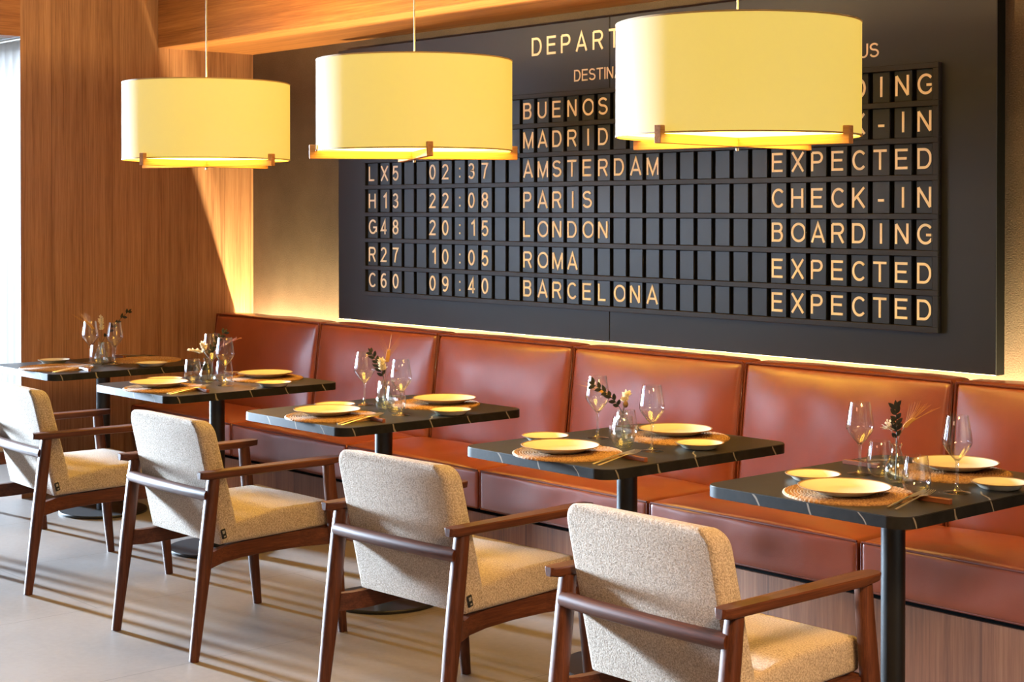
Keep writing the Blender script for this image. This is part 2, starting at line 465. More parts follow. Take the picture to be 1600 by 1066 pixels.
JOINTS = [0.0, 1.05, 2.05, 2.996, 3.972, 4.925, 5.92]
WHERE = ['in the corner against the wood wall', 'second from the wood wall', 'third from the wood wall, behind the middle table',
         'fourth from the wood wall, behind the second nearest table', 'fifth from the wood wall, behind the nearest table', 'cut by the right edge of the photo']
for i in range(6):
    x0, x1 = JOINTS[i] + .006, JOINTS[i + 1] - .006; w = x1 - x0
    root = empty('seat_cushion', ((x0 + x1) / 2, -0.80, 0.28))
    tag(root, 'rust leather seat cushion ' + WHERE[i], 'cushion', 'leather seat cushions of the bench')
    bm = nb(); pillow(bm, w, 0.425, 0.168, 0.016, 0.026, 0.006, wrinkle=0.006, seed=i); obj('cushion', bm, 'leather', root, 50)
    bm = nb()
    for z in (0.164, 0.006):
        tube(bm, [(-w / 2 + .004 + (w - .008) * k / 12, 0.0035, z) for k in range(13)], 0.004, 6)
    for sx in (-1, 1): tube(bm, [(sx * (w / 2 - .003), 0.004, 0.01 + .15 * k / 4) for k in range(5)], 0.004, 6)
    obj('piping', bm, 'leather_seam', root, 60)
    root = empty('back_cushion', ((x0 + x1) / 2, -0.255, 0.28))
    tag(root, 'rust leather back cushion ' + WHERE[i], 'cushion', 'leather back cushions of the bench')
    # lean: bottom further forward than the top
    M = Matrix.Identity(4); M[1][2] = 0.115
    bm = nb(); pillow(bm, w, 0.145, 0.655, 0.026, 0.006, 0.034, wrinkle=0.006, seed=i + 20)
    bmesh.ops.transform(bm, matrix=Matrix.Translation((0, -0.0753, 0)) @ M, verts=bm.verts)
    obj('cushion', bm, 'leather', root, 50)
    bm = nb()
    pt = lambda x, z: (x, 0.004 - 0.0753 + 0.115 * z, z)
    tube(bm, [pt(-w / 2 + .004 + (w - .008) * k / 12, 0.651) for k in range(13)], 0.0045, 6)
    for sx in (-1, 1): tube(bm, [pt(sx * (w / 2 - .003), 0.02 + .63 * k / 8) for k in range(9)], 0.0045, 6)
    obj('piping', bm, 'leather_seam', root, 60)

# ================================================================== DEPARTURE BOARD
def arc(cx, cy, rx, ry, a0, a1, n=10):
    return [(cx + rx * math.cos(math.radians(a0 + (a1 - a0) * i / n)), cy + ry * math.sin(math.radians(a0 + (a1 - a0) * i / n))) for i in range(n + 1)]
s_ = 0.064   # half stroke
def G(ch):
    b, t_, m_ = s_, 1 - s_, 0.5
    W_ = dict(A=.88, B=.74, C=.86, D=.8, E=.72, G=.92, H=.78, I=.12, K=.8, L=.62, M=.94, N=.78, O=.96, P=.74, R=.8, S=.78, T=.78, U=.78, X=.84)
    W_.update({c: .64 for c in '023456789'}); W_.update({'1': .36, ':': .12, '-': .36, ' ': .4})
    w = W_[ch]; l, r = s_, w - s_; c = w / 2
    if ch == 'A': S = [[(s_ * .9, 0), (c, 1 - .02), (w - s_ * .9, 0)], [(w * .2, .3), (w * .8, .3)]]
    elif ch == 'B': S = [[(l, 0), (l, 1)], [(l, t_)] + arc(r - .23, .745, .2, .195, 90, -90) + [(l, .55)], [(l + .1, .55)] + arc(r - .24, .305, .24, .245, 90, -90) + [(l, b)]]
    elif ch == 'C': S = [arc(c + .01, m_, c - s_, m_ - s_, 42, 318, 26)]
    elif ch == 'D': S = [[(l, 0), (l, 1)], [(l, t_)] + arc(r - .36, m_, .36, m_ - s_, 90, -90, 18) + [(l, b)]]
    elif ch == 'E': S = [[(l, 0), (l, 1)], [(l, t_), (w, t_)], [(l, .53), (w * .92, .53)], [(l, b), (w, b)]]
    elif ch == 'G': S = [arc(c, m_, c - s_, m_ - s_, 42, 325, 26) + [(r, .22), (r, .46), (c + .04, .46)]]
    elif ch == 'H': S = [[(l, 0), (l, 1)], [(r, 0), (r, 1)], [(l, .53), (r, .53)]]
    elif ch == 'I': S = [[(c, 0), (c, 1)]]
    elif ch == 'K': S = [[(l, 0), (l, 1)], [(r - .02, 1), (l + .02, .36)], [(l + .22, .56), (r, 0)]]
    elif ch == 'L': S = [[(l, 1), (l, b), (w, b)]]
    elif ch == 'M': S = [[(l, 0), (l, .97)], [(l, .97), (c, .05), (r, .97)], [(r, .97), (r, 0)]]
    elif ch == 'N': S = [[(l, 0), (l, .97)], [(l, .97), (r, .03)], [(r, .03), (r, 1)]]
    elif ch == 'O': S = [arc(c, m_, c - s_, m_ - s_, 0, 360, 32)]
    elif ch == 'P': S = [[(l, 0), (l, t_)], [(l, t_)] + arc(r - .25, .7, .25, .24, 90, -90) + [(l, .46)]]
    elif ch == 'R': S = [[(l, 0), (l, t_)], [(l, t_)] + arc(r - .26, .71, .24, .23, 90, -90) + [(l, .48)], [(r - .3, .48), (r, 0)]]
    elif ch == 'S': S = [arc(c, .735, c - s_ - .02, .205, 25, 270, 14) + arc(c, .295, c - s_, .235, 90, -160, 14)]
    elif ch == 'T': S = [[(c, 0), (c, 1)], [(0, t_), (w, t_)]]
    elif ch == 'U': S = [[(l, 1), (l, .36)] + arc(c, .36, c - s_, .3, 180, 360, 16) + [(r, 1)]]
    elif ch == 'X': S = [[(s_, 0), (w - s_, 1)], [(s_, 1), (w - s_, 0)]]
    elif ch == '0': S = [arc(c, m_, c - s_, m_ - s_, 0, 360, 32)]
    elif ch == '1': S = [[(w - s_, 0), (w - s_, .97), (w - .2, .84), (s_ * .4, .76)]]
    elif ch == '2': S = [arc(c, .7, c - s_, .24, 165, -25, 14) + [(l, b), (w, b)]]
    elif ch == '3': S = [arc(c - .02, .735, c - s_ - .03, .205, 155, -90, 14) + arc(c - .01, .295, c - s_, .235, 90, -155, 14)]
    elif ch == '4': S = [[(w - .17, 0), (w - .17, .95), (s_, .27), (w, .27)]]
    elif ch == '5': S = [[(r, t_), (.14, t_), (.09, .5)] + arc(c, .34, c - s_, .28, 140, -155, 16)]
    elif ch == '6': S = [arc(c, .32, c - s_, .26, 0, 360, 22), arc(c + .06, .5, c + .0, .44, 60, 200, 12)]
    elif ch == '7': S = [[(0, t_), (r, t_)] + [(w * .55, .55), (w * .36, 0)]]
    elif ch == '8': S = [arc(c, .735, c - s_ - .035, .205, 0, 360, 22), arc(c, .295, c - s_, .235, 0, 360, 22)]
    elif ch == '9': S = [arc(c, .68, c - s_, .26, 0, 360, 22), arc(c - .06, .5, c + .0, .44, 240, 380, 12)]
    elif ch == ':': S = [[(c, .10), (c, .22)], [(c, .62), (c, .74)]]
    elif ch == '-': S = [[(0, .36), (w, .36)]]
    else: S = []
    return w, S

def stroke(bm, pts, hw, f, th):
    """flat ribbon of half width hw along 2D pts; f maps (a,b)->(x,y,z); raised th toward -y"""
    q = [pts[0]]
    for p in pts[1:]:
        if (Vector(p) - Vector(q[-1])).length > 1e-4: q.append(p)
    pts = q
    n = len(pts); closed = (Vector(pts[0]) - Vector(pts[-1])).length < 1e-6
    P = [Vector(p) for p in (pts[:-1] if closed else pts)]
    n = len(P); L_, R_ = [], []
    for i in range(n):
        a = P[i - 1] if (i > 0 or closed) else None; b = P[(i + 1) % n] if (i < n - 1 or closed) else None
        d1 = (P[i] - a).normalized() if a is not None else None; d2 = (b - P[i]).normalized() if b is not None else None
        if d1 is None: d1 = d2
        if d2 is None: d2 = d1
        n1 = Vector((-d1.y, d1.x)); n2 = Vector((-d2.y, d2.x)); mm = (n1 + n2)
        mm = mm.normalized() if mm.length > 1e-6 else n1
        k = hw / max(0.45, mm.dot(n1))
        L_.append(P[i] + mm * k); R_.append(P[i] - mm * k)
    lf = [bm.verts.new(f(p.x, p.y, th)) for p in L_]; rf = [bm.verts.new(f(p.x, p.y, th)) for p in R_]
    lb = [bm.verts.new(f(p.x, p.y, 0)) for p in L_]; rb = [bm.verts.new(f(p.x, p.y, 0)) for p in R_]
    rng = range(n) if closed else range(n - 1)
    for i in rng:
        j = (i + 1) % n
        bm.faces.new((lf[i], rf[i], rf[j], lf[j])); bm.faces.new((lb[i], lf[i], lf[j], lb[j])); bm.faces.new((rf[i], rb[i], rb[j], rf[j]))
    if not closed:
        bm.faces.new((lf[0], lb[0], rb[0], rf[0])); bm.faces.new((lf[-1], rf[-1], rb[-1], lb[-1]))

def write(name, txt, x, z, h, y, gap=None, cells=None, th=0.002):
    """one mesh per character, each a part of the board"""
    for i, ch in enumerate(txt):
        w, S = G(ch)
        if cells: x = cells[i](w * h)
        bm = nb()
        for j, p in enumerate(S): stroke(bm, p, s_, lambda a, b, t: (x + a * h, y - t, z + b * h), th + .0002 * j)
        obj(name, bm, 'letter', board, 0)
        if not cells: x += w * h + gap

board = tag(empty('departure_board', (0, 0, 0)), 'large charcoal departures board with split-flap rows of ivory letters', 'departure board')
BXa, BXb, BZa, BZb, BY = 1.005, 4.997, 0.947, 2.388, -0.10
for xa, xb in ((BXa, 3.0655), (3.0680, BXb)):
    bm = nb(); box(bm, xa, xb, BY, BY + .055, BZa, BZb, .002, 1)
    bm.normal_update()
    for f in bm.faces:
        if abs(f.normal.y) < .5: f.material_index = 1
    obj('panel', bm, ['board', 'slot'], board, 0)
bm = nb(); box(bm, BXa + .12, BXb - .12, BY + .05, 0.0, BZa + .14, BZb - .14); obj('wall_mount', bm, 'slot', board, 0)
GX = lambda k: 1.3838 + .1016 * k - .00007 * k * k     # gap after cell k
gx0, gx1 = 1.262, 4.772
RZ = [1.086, 1.2205, 1.364, 1.499, 1.641, 1.778, 1.913, 2.050]   # bottoms of the rails
RH = 0.021
bm = nb(); box(bm, gx0 + .01, gx1 - .01, BY - .002, BY, RZ[0], RZ[-1] + RH); obj('backing', bm, 'slot', board, 0)
bm = nb()
for z in RZ: box(bm, gx0, gx1, BY - .025, BY - .0005, z, z + RH, .0015, 1)
for x in ((gx0, gx0 + .018), (gx1 - .022, gx1)):
    for a, b in zip(RZ, RZ[1:]): box(bm, x[0], x[1], BY - .025, BY - .0005, a + RH, b)
obj('grid_frame', bm, 'board_rail', board, 0)
# flaps: the 100 nearest each their own, the rest one part
flap_boxes = []
for r in range(7):
    z0, z1 = RZ[r] + RH + .001, RZ[r + 1] - .001
    for k in range(35):
        xa = GX(k - 1) if k > 0 else gx0 + .018; xb = GX(k) if k < 34 else gx1 - .022
        flap_boxes.append((xa + (.0115 if k else .002), xb - .0085, z0, z1))
flap_boxes.sort(key=lambda q: (Vector((q[0], BY, q[2])) - CAM).length)
def flap_bm(bm, q):
    x0, x1, z0, z1 = q; zm = (z0 + z1) / 2
    box(bm, x0, x1, BY - .011, BY - .002, z0, z1, .001, 1)
    box(bm, x1 - .004, x1, BY - .014, BY - .011, z0, z1)
for q in flap_boxes[:100]:
    bm = nb(); flap_bm(bm, q); obj('flap', bm, 'flap', board, 0)
bm = nb()
for q in flap_boxes[100:]: flap_bm(bm, q)
tag(obj('flap', bm, 'flap', board, 0), kind='stuff')
LY = BY - .011; LH = 0.0765
def cellx(k0, center=False):
    return lambda i: (lambda w: (GX(k0 + i - 1) + .016) if w > .035 else (GX(k0 + i - 1) + GX(k0 + i)) / 2 - w / 2 + .002) if k0 + i > 0 else (lambda w: gx0 + .034)
ROWS = [('', '', 'BUENOS', 'BOARDING'), ('', '', 'MADRID', 'CHECK-IN'), ('LX5', '02:37', 'AMSTERDAM', 'EXPECTED'), ('H13', '22:08', 'PARIS', 'CHECK-IN'),
        ('G48', '20:15', 'LONDON', 'BOARDING'), ('R27', '10:05', 'ROMA', 'EXPECTED'), ('C60', '09:40', 'BARCELONA', 'EXPECTED')]
for r, row in enumerate(ROWS):
    z = RZ[6 - r] + RH + .022
    for txt, k0, nm in zip(row, (0, 5, 12, 27), ('flight_code_letter', 'time_digit', 'destination_letter', 'status_letter')):
        if not txt: continue
        f = cellx(k0); write(nm, txt, 0, z, LH, LY, cells=[f(i) for i in range(len(txt))])
write('title_letter', 'DEPARTURES', 2.556, 2.249, 0.085, BY, .0345)
write('heading_letter', 'DESTINATION', 2.841, 2.114, 0.053, BY, .0078)
write('heading_letter', 'STATUS', 4.203, 2.109, 0.054, BY, .0072)

# ================================================================== PENDANT LAMPS
ZB, ZT, SR = 1.7555, 2.097, 0.37
def make_lamp():
    root = empty('pendant_lamp', (0, 0, ZB))
    P = lambda z: z - ZB
    bm = nb(); lathe(bm, [(SR, P(ZB)), (SR, P(ZT)), (SR - .003, P(ZT)), (SR - .003, P(ZB))], 96, closed=True); sh = obj('lamp_shade', bm, 'shade', root, 40)
    for z in (ZB - .001, ZT - .004):
        bm = nb(); lathe(bm, [(SR + .0012, P(z)), (SR + .0012, P(z + .005)), (SR - .004, P(z + .005)), (SR - .004, P(z))], 96, closed=True)
        obj('rim_band', bm, 'shade_rim', sh, 40)
    bm = nb(); lathe(bm, [(0, P(ZB + .012)), (SR - .006, P(ZB + .012)), (SR - .006, P(ZB + .018)), (0, P(ZB + .018))], 64); obj('diffuser', bm, 'diffuser', root, 40)
    for k in range(2):
        bm = nb(); box(bm, -.392, .392, -.011, .011, P(ZB - .030) - k * .0005, P(ZB - .002), .0015, 1)
        o = obj('cross_arm', bm, 'lamp_wood', root, 0); o.rotation_euler.z = k * PI / 2
        for sx in (-1, 1):
            bm = nb(); box(bm, .374 * sx if sx > 0 else -.396, .396 if sx > 0 else -.374, -.0115, .0115, P(ZB - .0305), P(ZB + .022), .0015, 1)
            obj('end_block', bm, 'lamp_wood', o, 0)
    bm = nb(); lathe(bm, [(0, P(ZB - .044)), (.005, P(ZB - .042)), (.006, P(ZB - .034)), (.004, P(ZB - .031)), (0, P(ZB - .031))], 16); obj('finial', bm, 'steel', root)
    bm = nb(); tube(bm, [(0, 0, P(ZB + .018)), (0, 0, P(CZ))], .0032, 8); obj('cable', bm, 'cable', root)
    bm = nb()
    for k in range(3):
        a = k * 2 * PI / 3; tube(bm, [(0, 0, P(ZT - .03)), ((SR - .003) * math.cos(a), (SR - .003) * math.sin(a), P(ZT - .03))], .003, 6)
    obj('spider', bm, 'cable', root)
    bm = nb(); lathe(bm, [(0, P(CZ - .02)), (.05, P(CZ - .02)), (.05, P(CZ)), (0, P(CZ))], 24); obj('ceiling_rose', bm, 'black_metal', root)
    return root
LAMPS = [(1.813, -1.392, 'left'), (3.308, -1.382, 'middle'), (4.906, -1.387, 'right')]
lamp0 = make_lamp()
def lamp_light(x, y):
    for z, e, r in ((ZB + .293, 74, .03),):
        l = bpy.data.lights.new('lamp_bulb', 'POINT'); l.energy = e; l.color = (1.0, 0.67, 0.25); l.shadow_soft_size = r
        o = bpy.data.objects.new('lamp_bulb', l); COL.objects.link(o); o.location = (x, y, z)
for i, (x, y, nm) in enumerate(LAMPS):
    o = lamp0 if i == 0 else copy_tree(lamp0)
    o.location = (x, y, ZB)
    view = math.atan2(CAM.y - y, CAM.x - x)
    o.rotation_euler.z = view + math.radians((46, 8, -35)[i])
    tag(o, {'left': 'left and farthest yellow drum pendant lamp, hanging before the wood wall',
            'middle': 'middle yellow drum pendant lamp, hanging in front of the board edge',
            'right': 'right and nearest yellow drum pendant lamp, covering the board title'}[nm], 'lamp', 'drum pendant lamps over the tables')
    lamp_light(x, y)

# ================================================================== TABLES
TABLES = {1: (.613, -1.282), 2: (1.784, -1.323), 3: (3.067, -1.347), 4: (4.35, -1.297), 5: (5.386, -1.263)}
TN = {1: 'the farthest table', 2: 'the second farthest table', 3: 'the middle table', 4: 'the second nearest table', 5: 'the nearest table'}
TH = 0.75
def make_table():
    root = empty('dining_table', (0, 0, 0))
    bm = nb(); A, B, fs = prism(bm, rrect(.688, .878, .06), 2, TH - .032, TH)
    for f in fs:
        if abs(f.normal.z) < .5: f.material_index = 1
    es = [e for e in bm.edges if all(abs(v.co.z - TH) < 1e-5 for v in e.verts)]
    bmesh.ops.bevel(bm, geom=es, offset=.0018, segments=2, affect='EDGES')
    obj('table_top', bm, ['marble', 'marble_edge'], root, 30)
    bm = nb(); lathe(bm, [(0, .014), (.0345, .014), (.0345, TH - .038), (0, TH - .038)], 40); obj('pole', bm, 'black_metal', root)
    bm = nb(); box(bm, -.12, .12, -.12, .12, TH - .038, TH - .032); obj('mounting_plate', bm, 'black_metal', root, 0)
    bm = nb(); lathe(bm, [(0, 0), (.219, 0), (.221, .003), (.221, .010), (.217, .014), (0, .014)], 64); obj('base_plate', bm, 'black_metal', root)
    return root
tb0 = make_table()
TLAB = {1: 'farthest black marble pedestal table, standing before the wood wall', 2: 'second farthest black marble pedestal table, left of the middle one',
        3: 'middle black marble pedestal table of the row of five', 4: 'second nearest black marble pedestal table, half hidden by the nearest armchair',
        5: 'nearest black marble pedestal table, cut by the right edge of the photo'}
for k, (x, y) in TABLES.items():
    o = tb0 if k == 1 else copy_tree(tb0)
    o.location = (x, y, 0); tag(o, TLAB[k], 'table', 'marble pedestal tables along the bench')

# ================================================================== CHAIRS
def make_chair():
    root = empty('dining_chair', (0, 0, 0))
    hw = .245
    seam = {(-.177, .374), (-.112, .446)}
    def uphol(name, poly):
        bm = nb(); A, B, fs = prism(bm, poly, 0, -hw, hw)
        on = lambda v: any(abs(v.co.y - a) < 1e-6 and abs(v.co.z - b) < 1e-6 for a, b in seam)
        es = [e for e in bm.edges if not (on(e.verts[0]) and on(e.verts[1]))]
        bmesh.ops.bevel(bm, geom=es, offset=.017, segments=3, affect='EDGES', profile=.6)
        return obj(name, bm, 'boucle', root, 40)
    # backrest with rounded upper corners, built across its width
    out = [(-hw, 0), (hw, 0)]
    for cx_, a0 in ((hw - .045, 0), (-hw + .045, 90)):
        for i in range(9):
            a = math.radians(a0 + 90 * i / 8); out.append((cx_ + .045 * math.cos(a), 1 - .125 + .125 * math.sin(a)))
    bm = nb()
    Lp = lambda p, q, t: (p[0] + (q[0] - p[0]) * t, p[1] + (q[1] - p[1]) * t)
    Rr = [bm.verts.new((x, *Lp((-.177, .374), (-.276, .812), t))) for x, t in out]
    Fr = [bm.verts.new((x, *Lp((-.112, .446), (-.203, .802), t))) for x, t in out]
    bm.faces.new(Rr); bm.faces.new(Fr[::-1]); n = len(out)
    for i in range(n): bm.faces.new((Rr[i], Fr[i], Fr[(i + 1) % n], Rr[(i + 1) % n]))
    bmesh.ops.recalc_face_normals(bm, faces=bm.faces)
    on = lambda v: v in (Rr[0], Rr[1], Fr[0], Fr[1])
    es = [e for e in bm.edges if not (on(e.verts[0]) and on(e.verts[1]) and abs(e.verts[0].co.y - e.verts[1].co.y) < .2 and min(v.co.z for v in e.verts) < .45 and max(v.co.z for v in e.verts) < .45) and e.calc_face_angle(0) > .6]
    bmesh.ops.bevel(bm, geom=es, offset=.017, segments=4, affect='EDGES', profile=.55)
    obj('backrest', bm, 'boucle', root, 40)
    uphol('seat', [(-.177, .374), (-.112, .446), (.05, .474), (.285, .474), (.285, .386)])
    for sx in (-1, 1):
        bm = nb(); tube(bm, [(sx * .275, -.305, 0), (sx * .275, -.292, .10), (sx * .274, -.262, .33), (sx * .274, -.236, .54), (sx * .274, -.226, .617)],
                        [.0155, .0175, .0225, .022, .020], 14, power=3.0); obj('leg', bm, 'walnut_z', root, 50)
        bm = nb(); tube(bm, [(sx * .285, .305, 0), (sx * .285, .290, .15), (sx * .284, .272, .36), (sx * .283, .250, .54), (sx * .283, .243, .617)],
                        [.0150, .0185, .0225, .021, .020], 14, power=3.0); obj('leg', bm, 'walnut_z', root, 50)
        bm = nb(); st = [(-.288, .010), (-.283, .017), (-.262, .022), (-.1, .0235), (.08, .027), (.22, .031), (.272, .029), (.292, .020), (.298, .010)]
        rings = []
        for y, h in st:
            cx = sx * .281; zt, zb = .642, .615 + .004 * (abs(y) > .27)
            prof = [(-h, zt - .004), (-h * .93, zt), (h * .93, zt), (h, zt - .004), (h * .82, zb + .003), (h * .6, zb), (-h * .6, zb), (-h * .82, zb + .003)]
            rings.append([bm.verts.new((cx + a, y, b)) for a, b in prof])
        for a, b in zip(rings, rings[1:]):
            for k in range(8): bm.faces.new((a[k], a[(k + 1) % 8], b[(k + 1) % 8], b[k]))
        bm.faces.new(rings[0]); bm.faces.new(rings[-1][::-1]); bmesh.ops.recalc_face_normals(bm, faces=bm.faces)
        obj('armrest', bm, 'walnut_y', root, 28)
        bm = nb(); rings = []
        for x, y, zb, zt in [(.274, -.252, .306, .360), (.252, -.215, .308, .362), (.230, -.165, .312, .367), (.219, -.09, .317, .371), (.218, .02, .321, .376), (.228, .14, .323, .381), (.268, .272, .324, .385)]:
            rings.append([bm.verts.new((sx * (x + a), y, z)) for a, z in ((-.012, zb + .002), (-.010, zb), (.010, zb), (.012, zb + .002), (.012, zt), (-.012, zt))])
        for p, q in zip(rings, rings[1:]):
            for k in range(6): bm.faces.new((p[k], p[(k + 1) % 6], q[(k + 1) % 6], q[k]))
        bm.faces.new(rings[0]); bm.faces.new(rings[-1][::-1]); bmesh.ops.recalc_face_normals(bm, faces=bm.faces)
        obj('side_rail', bm, 'walnut_y', root, 40)
    bm = nb(); tube(bm, [(-.272, -.243, .558), (-.15, -.252, .558), (0, -.254, .558), (.15, -.252, .558), (.272, -.243, .558)], .0205, 16, up=(0, 0, 1)); obj('back_rod', bm, 'walnut_x', root)
    bm = nb(); box(bm, -.270, .270, .250, .274, .332, .386, .004, 2); obj('front_rail', bm, 'walnut_x', root, 30)
    # little folded tag in the side seam
    bm = nb(); M = Matrix.Translation((hw, -.166, .396)) @ Matrix.Rotation(math.radians(13), 4, 'X')
    box(bm, -.001, .0035, -.009, .009, 0, .034, .001, 1, mat=M); o = obj('tag', bm, 'tag', root, 0)
    bm = nb(); box(bm, .0035, .0040, -.0045, .0045, .018, .029, mat=M); box(bm, .0035, .0040, -.002, .005, .005, .010, mat=M); obj('tag_print', bm, 'tag_mark', o, 0)
    return root
CH = [(.55, -2.01, -.02, 'cream armchair mostly hidden at the left edge, before the farthest table'),
      (1.787, -2.03, -.05, 'leftmost clearly seen cream armchair with walnut frame, cut by the left edge'),
      (3.05, -2.04, 0, 'cream armchair with walnut frame before the middle table, all four legs visible'),
      (4.34, -2.03, .05, 'cream armchair with walnut frame before the second nearest table'),
      (5.460, -2.135, 0, 'nearest cream armchair with walnut frame, cut by the bottom edge')]
ch0 = make_chair()
for i, (x, y, a, lab) in enumerate(CH):
    o = ch0 if i == 0 else copy_tree(ch0)
    o.location = (x, y, 0); o.rotation_euler.z = a; tag(o, lab, 'chair', 'cream armchairs facing the bench')

# ================================================================== TABLEWARE PROTOTYPES
def make_plate(name, R, h, rf):
    prof = [(0, .004), (rf * .96, .004), (rf, 0), (rf + .004, 0), (rf + .012, .004), (R * .80, h * .58), (R - .002, h - .003), (R, h - .001), (R - .002, h), (R - .006, h - .002),
            (R * .80, h * .58 + .004), (R * .58, .0095), (R * .4, .0085), (0, .0085)]
    bm = nb(); lathe(bm, prof, 72, mi=[0, 0, 0, 0, 0, 0, 1, 1, 1, 0, 0, 0, 0]); bmesh.ops.recalc_face_normals(bm, faces=bm.faces)
    return obj(name, bm, ['glaze', 'glaze_rim'], None, 60)
def make_mat():
    bm = nb(); n = 240; R = .178; K = 40; rings = []
    for j in range(K + 1):
        r = R * j / K; ring = []
        if j == 0: rings.append([bm.verts.new((0, 0, .005))]); continue
        for k in range(n):
            a = 2 * PI * k / n
            z = .0042 + .0016 * (1 if j % 2 else -1) + .0009 * math.sin(a * 60 + (j // 2) * 2.4)
            if j >= K - 1: z += .001
            rr_ = r + (.0022 * math.sin(a * 72) if j == K else 0)
            ring.append(bm.verts.new((rr_ * math.cos(a), rr_ * math.sin(a), z)))
        rings.append(ring)
    bot = [bm.verts.new((R * math.cos(2 * PI * k / n), R * math.sin(2 * PI * k / n), 0)) for k in range(n)]
    rings.append(bot)
    for a, b in zip(rings, rings[1:]):
        for k in range(n):
            k2 = (k + 1) % n
            bm.faces.new((a[0], b[k], b[k2])) if len(a) == 1 else bm.faces.new((a[k], b[k], b[k2], a[k2]))
    bm.faces.new(bot[::-1])
    return obj('placemat', bm, 'straw', None, 60)
def make_wine():
    root = empty('wine_glass', (0, 0, 0))
    bm = nb(); lathe(bm, [(0, .0012), (.030, .0008), (.0375, .0004), (.038, .0015), (.036, .0026), (.016, .0055), (.0065, .012), (.0042, .030), (.0038, .060), (.0048, .084), (.0075, .0905), (0, .0925)], 40)
    bmesh.ops.recalc_face_normals(bm, faces=bm.faces); obj('stem', bm, 'stem_glass', root, 50)
    o_ = [(.0076, .0906), (.020, .1045), (.034, .123), (.0402, .1345), (.0416, .142), (.0405, .152), (.0352, .185), (.0302, .214)]
    i_ = [(r - .0011, z) for r, z in o_[::-1][:-1]]
    i_ = [(o_[-1][0] - .0005, .215)] + [(max(r - .0011, .001), z + .0006) for r, z in o_[::-1][1:-1]] + [(.006, .0925), (0, .0915)]
    bm = nb(); lathe(bm, [(0, .0905)] + o_ + i_, 48); bmesh.ops.recalc_face_normals(bm, faces=bm.faces); obj('bowl', bm, 'glass', root, 50)
    return root
def make_tumbler():
    o_ = [(0, .0012), (.016, .0010), (.020, .0004), (.026, .004), (.034, .014), (.0390, .028), (.0402, .040), (.0385, .060), (.0345, .084), (.0312, .1045)]
    i_ = [(.0306, .1055)] + [(r - .0014, z) for r, z in o_[::-1][:-4]][1:] + [(.030, .013), (.018, .0065), (0, .006)]
    bm = nb(); lathe(bm, o_ + i_, 48); bmesh.ops.recalc_face_normals(bm, faces=bm.faces)
    return obj('water_glass', bm, 'glass', None, 50)
def make_vase():
    o_ = [(0, .0016), (.018, .0012), (.022, .0004), (.030, .004), (.0350, .016), (.0362, .030), (.0335, .046), (.026, .064), (.0175, .082), (.0135, .096), (.0135, .104), (.0175, .112)]
    i_ = [(.0165, .1128), (.0118, .104), (.0118, .096), (.0155, .082), (.024, .064), (.0312, .046), (.0338, .030), (.0326, .018), (.027, .010), (0, .008)]
    bm = nb(); lathe(bm, o_ + i_, 48); bmesh.ops.recalc_face_normals(bm, faces=bm.faces)
    return obj('bud_vase', bm, 'vase_glass', None, 50)
def ribbon3(bm, st, th=.0016):
    """st: (y, z, halfwidth, xoff) stations -> thin solid bar"""
    rings = []
    for y, z, h, x in st:
        rings.append([bm.verts.new((x + a, y, z + b)) for a, b in ((-h, th * .3), (-h * .6, th), (h * .6, th), (h, th * .3), (h * .7, 0), (-h * .7, 0))])
    for a, b in zip(rings, rings[1:]):
        for k in range(6): bm.faces.new((a[k], a[(k + 1) % 6], b[(k + 1) % 6], b[k]))
    bm.faces.new(rings[0][::-1]); bm.faces.new(rings[-1])
RESTH = .014
def make_fork():
    root = empty('fork', (0, 0, 0))
    bm = nb(); ribbon3(bm, [(0, .0005, .003, 0), (.004, .0004, .0045, 0), (.03, .0035, .0042, 0), (.08, .0095, .0032, 0), (.118, .0140, .0026, 0), (.136, .0168, .003, 0), (.146, .0175, .008, 0), (.160, .0172, .0108, 0), (.166, .0175, .0110, 0)], .0024)
    bmesh.ops.recalc_face_normals(bm, faces=bm.faces); obj('handle', bm, 'steel', root, 50)
    bm = nb()
    for k in range(4):
        x = -.0093 + k * .0062; ribbon3(bm, [(.164, .0175, .0017, x), (.180, .0185, .0016, x), (.200, .0225, .0013, x), (.208, .0250, .0007, x)], .0018)
    bmesh.ops.recalc_face_normals(bm, faces=bm.faces); obj('tines', bm, 'steel', root, 50)
    return root
def make_knife():
    root = empty('knife', (0, 0, 0))
    bm = nb(); ribbon3(bm, [(0, .0004, .003, 0), (.004, .0004, .0046, 0), (.05, .0062, .0042, 0), (.10, .0124, .0038, 0), (.112, .0140, .0042, 0)], .0032)
    bmesh.ops.recalc_face_normals(bm, faces=bm.faces); obj('handle', bm, 'steel', root, 50)
    bm = nb(); ribbon3(bm, [(.112, .0142, .005, 0), (.13, .0160, .0095, .003), (.17, .0195, .0098, .003), (.195, .0212, .0075, .001), (.214, .0225, .001, -.004)], .0012)
    bmesh.ops.recalc_face_normals(bm, faces=bm.faces); obj('blade', bm, 'steel', root, 50)
    return root
def make_rest():
    bm = nb(); box(bm, -.065, .065, -.007, .007, 0, RESTH, .001, 1); return obj('cutlery_rest', bm, 'rest_wood', None, 0)
PROTO = {}
def place(kind, make, loc, rz, label, cat, group):
    if kind in PROTO: o = copy_tree(PROTO[kind])
    else: o = PROTO[kind] = make()
    o.location = loc; o.rotation_euler.z = rz; tag(o, label, cat, group); return o

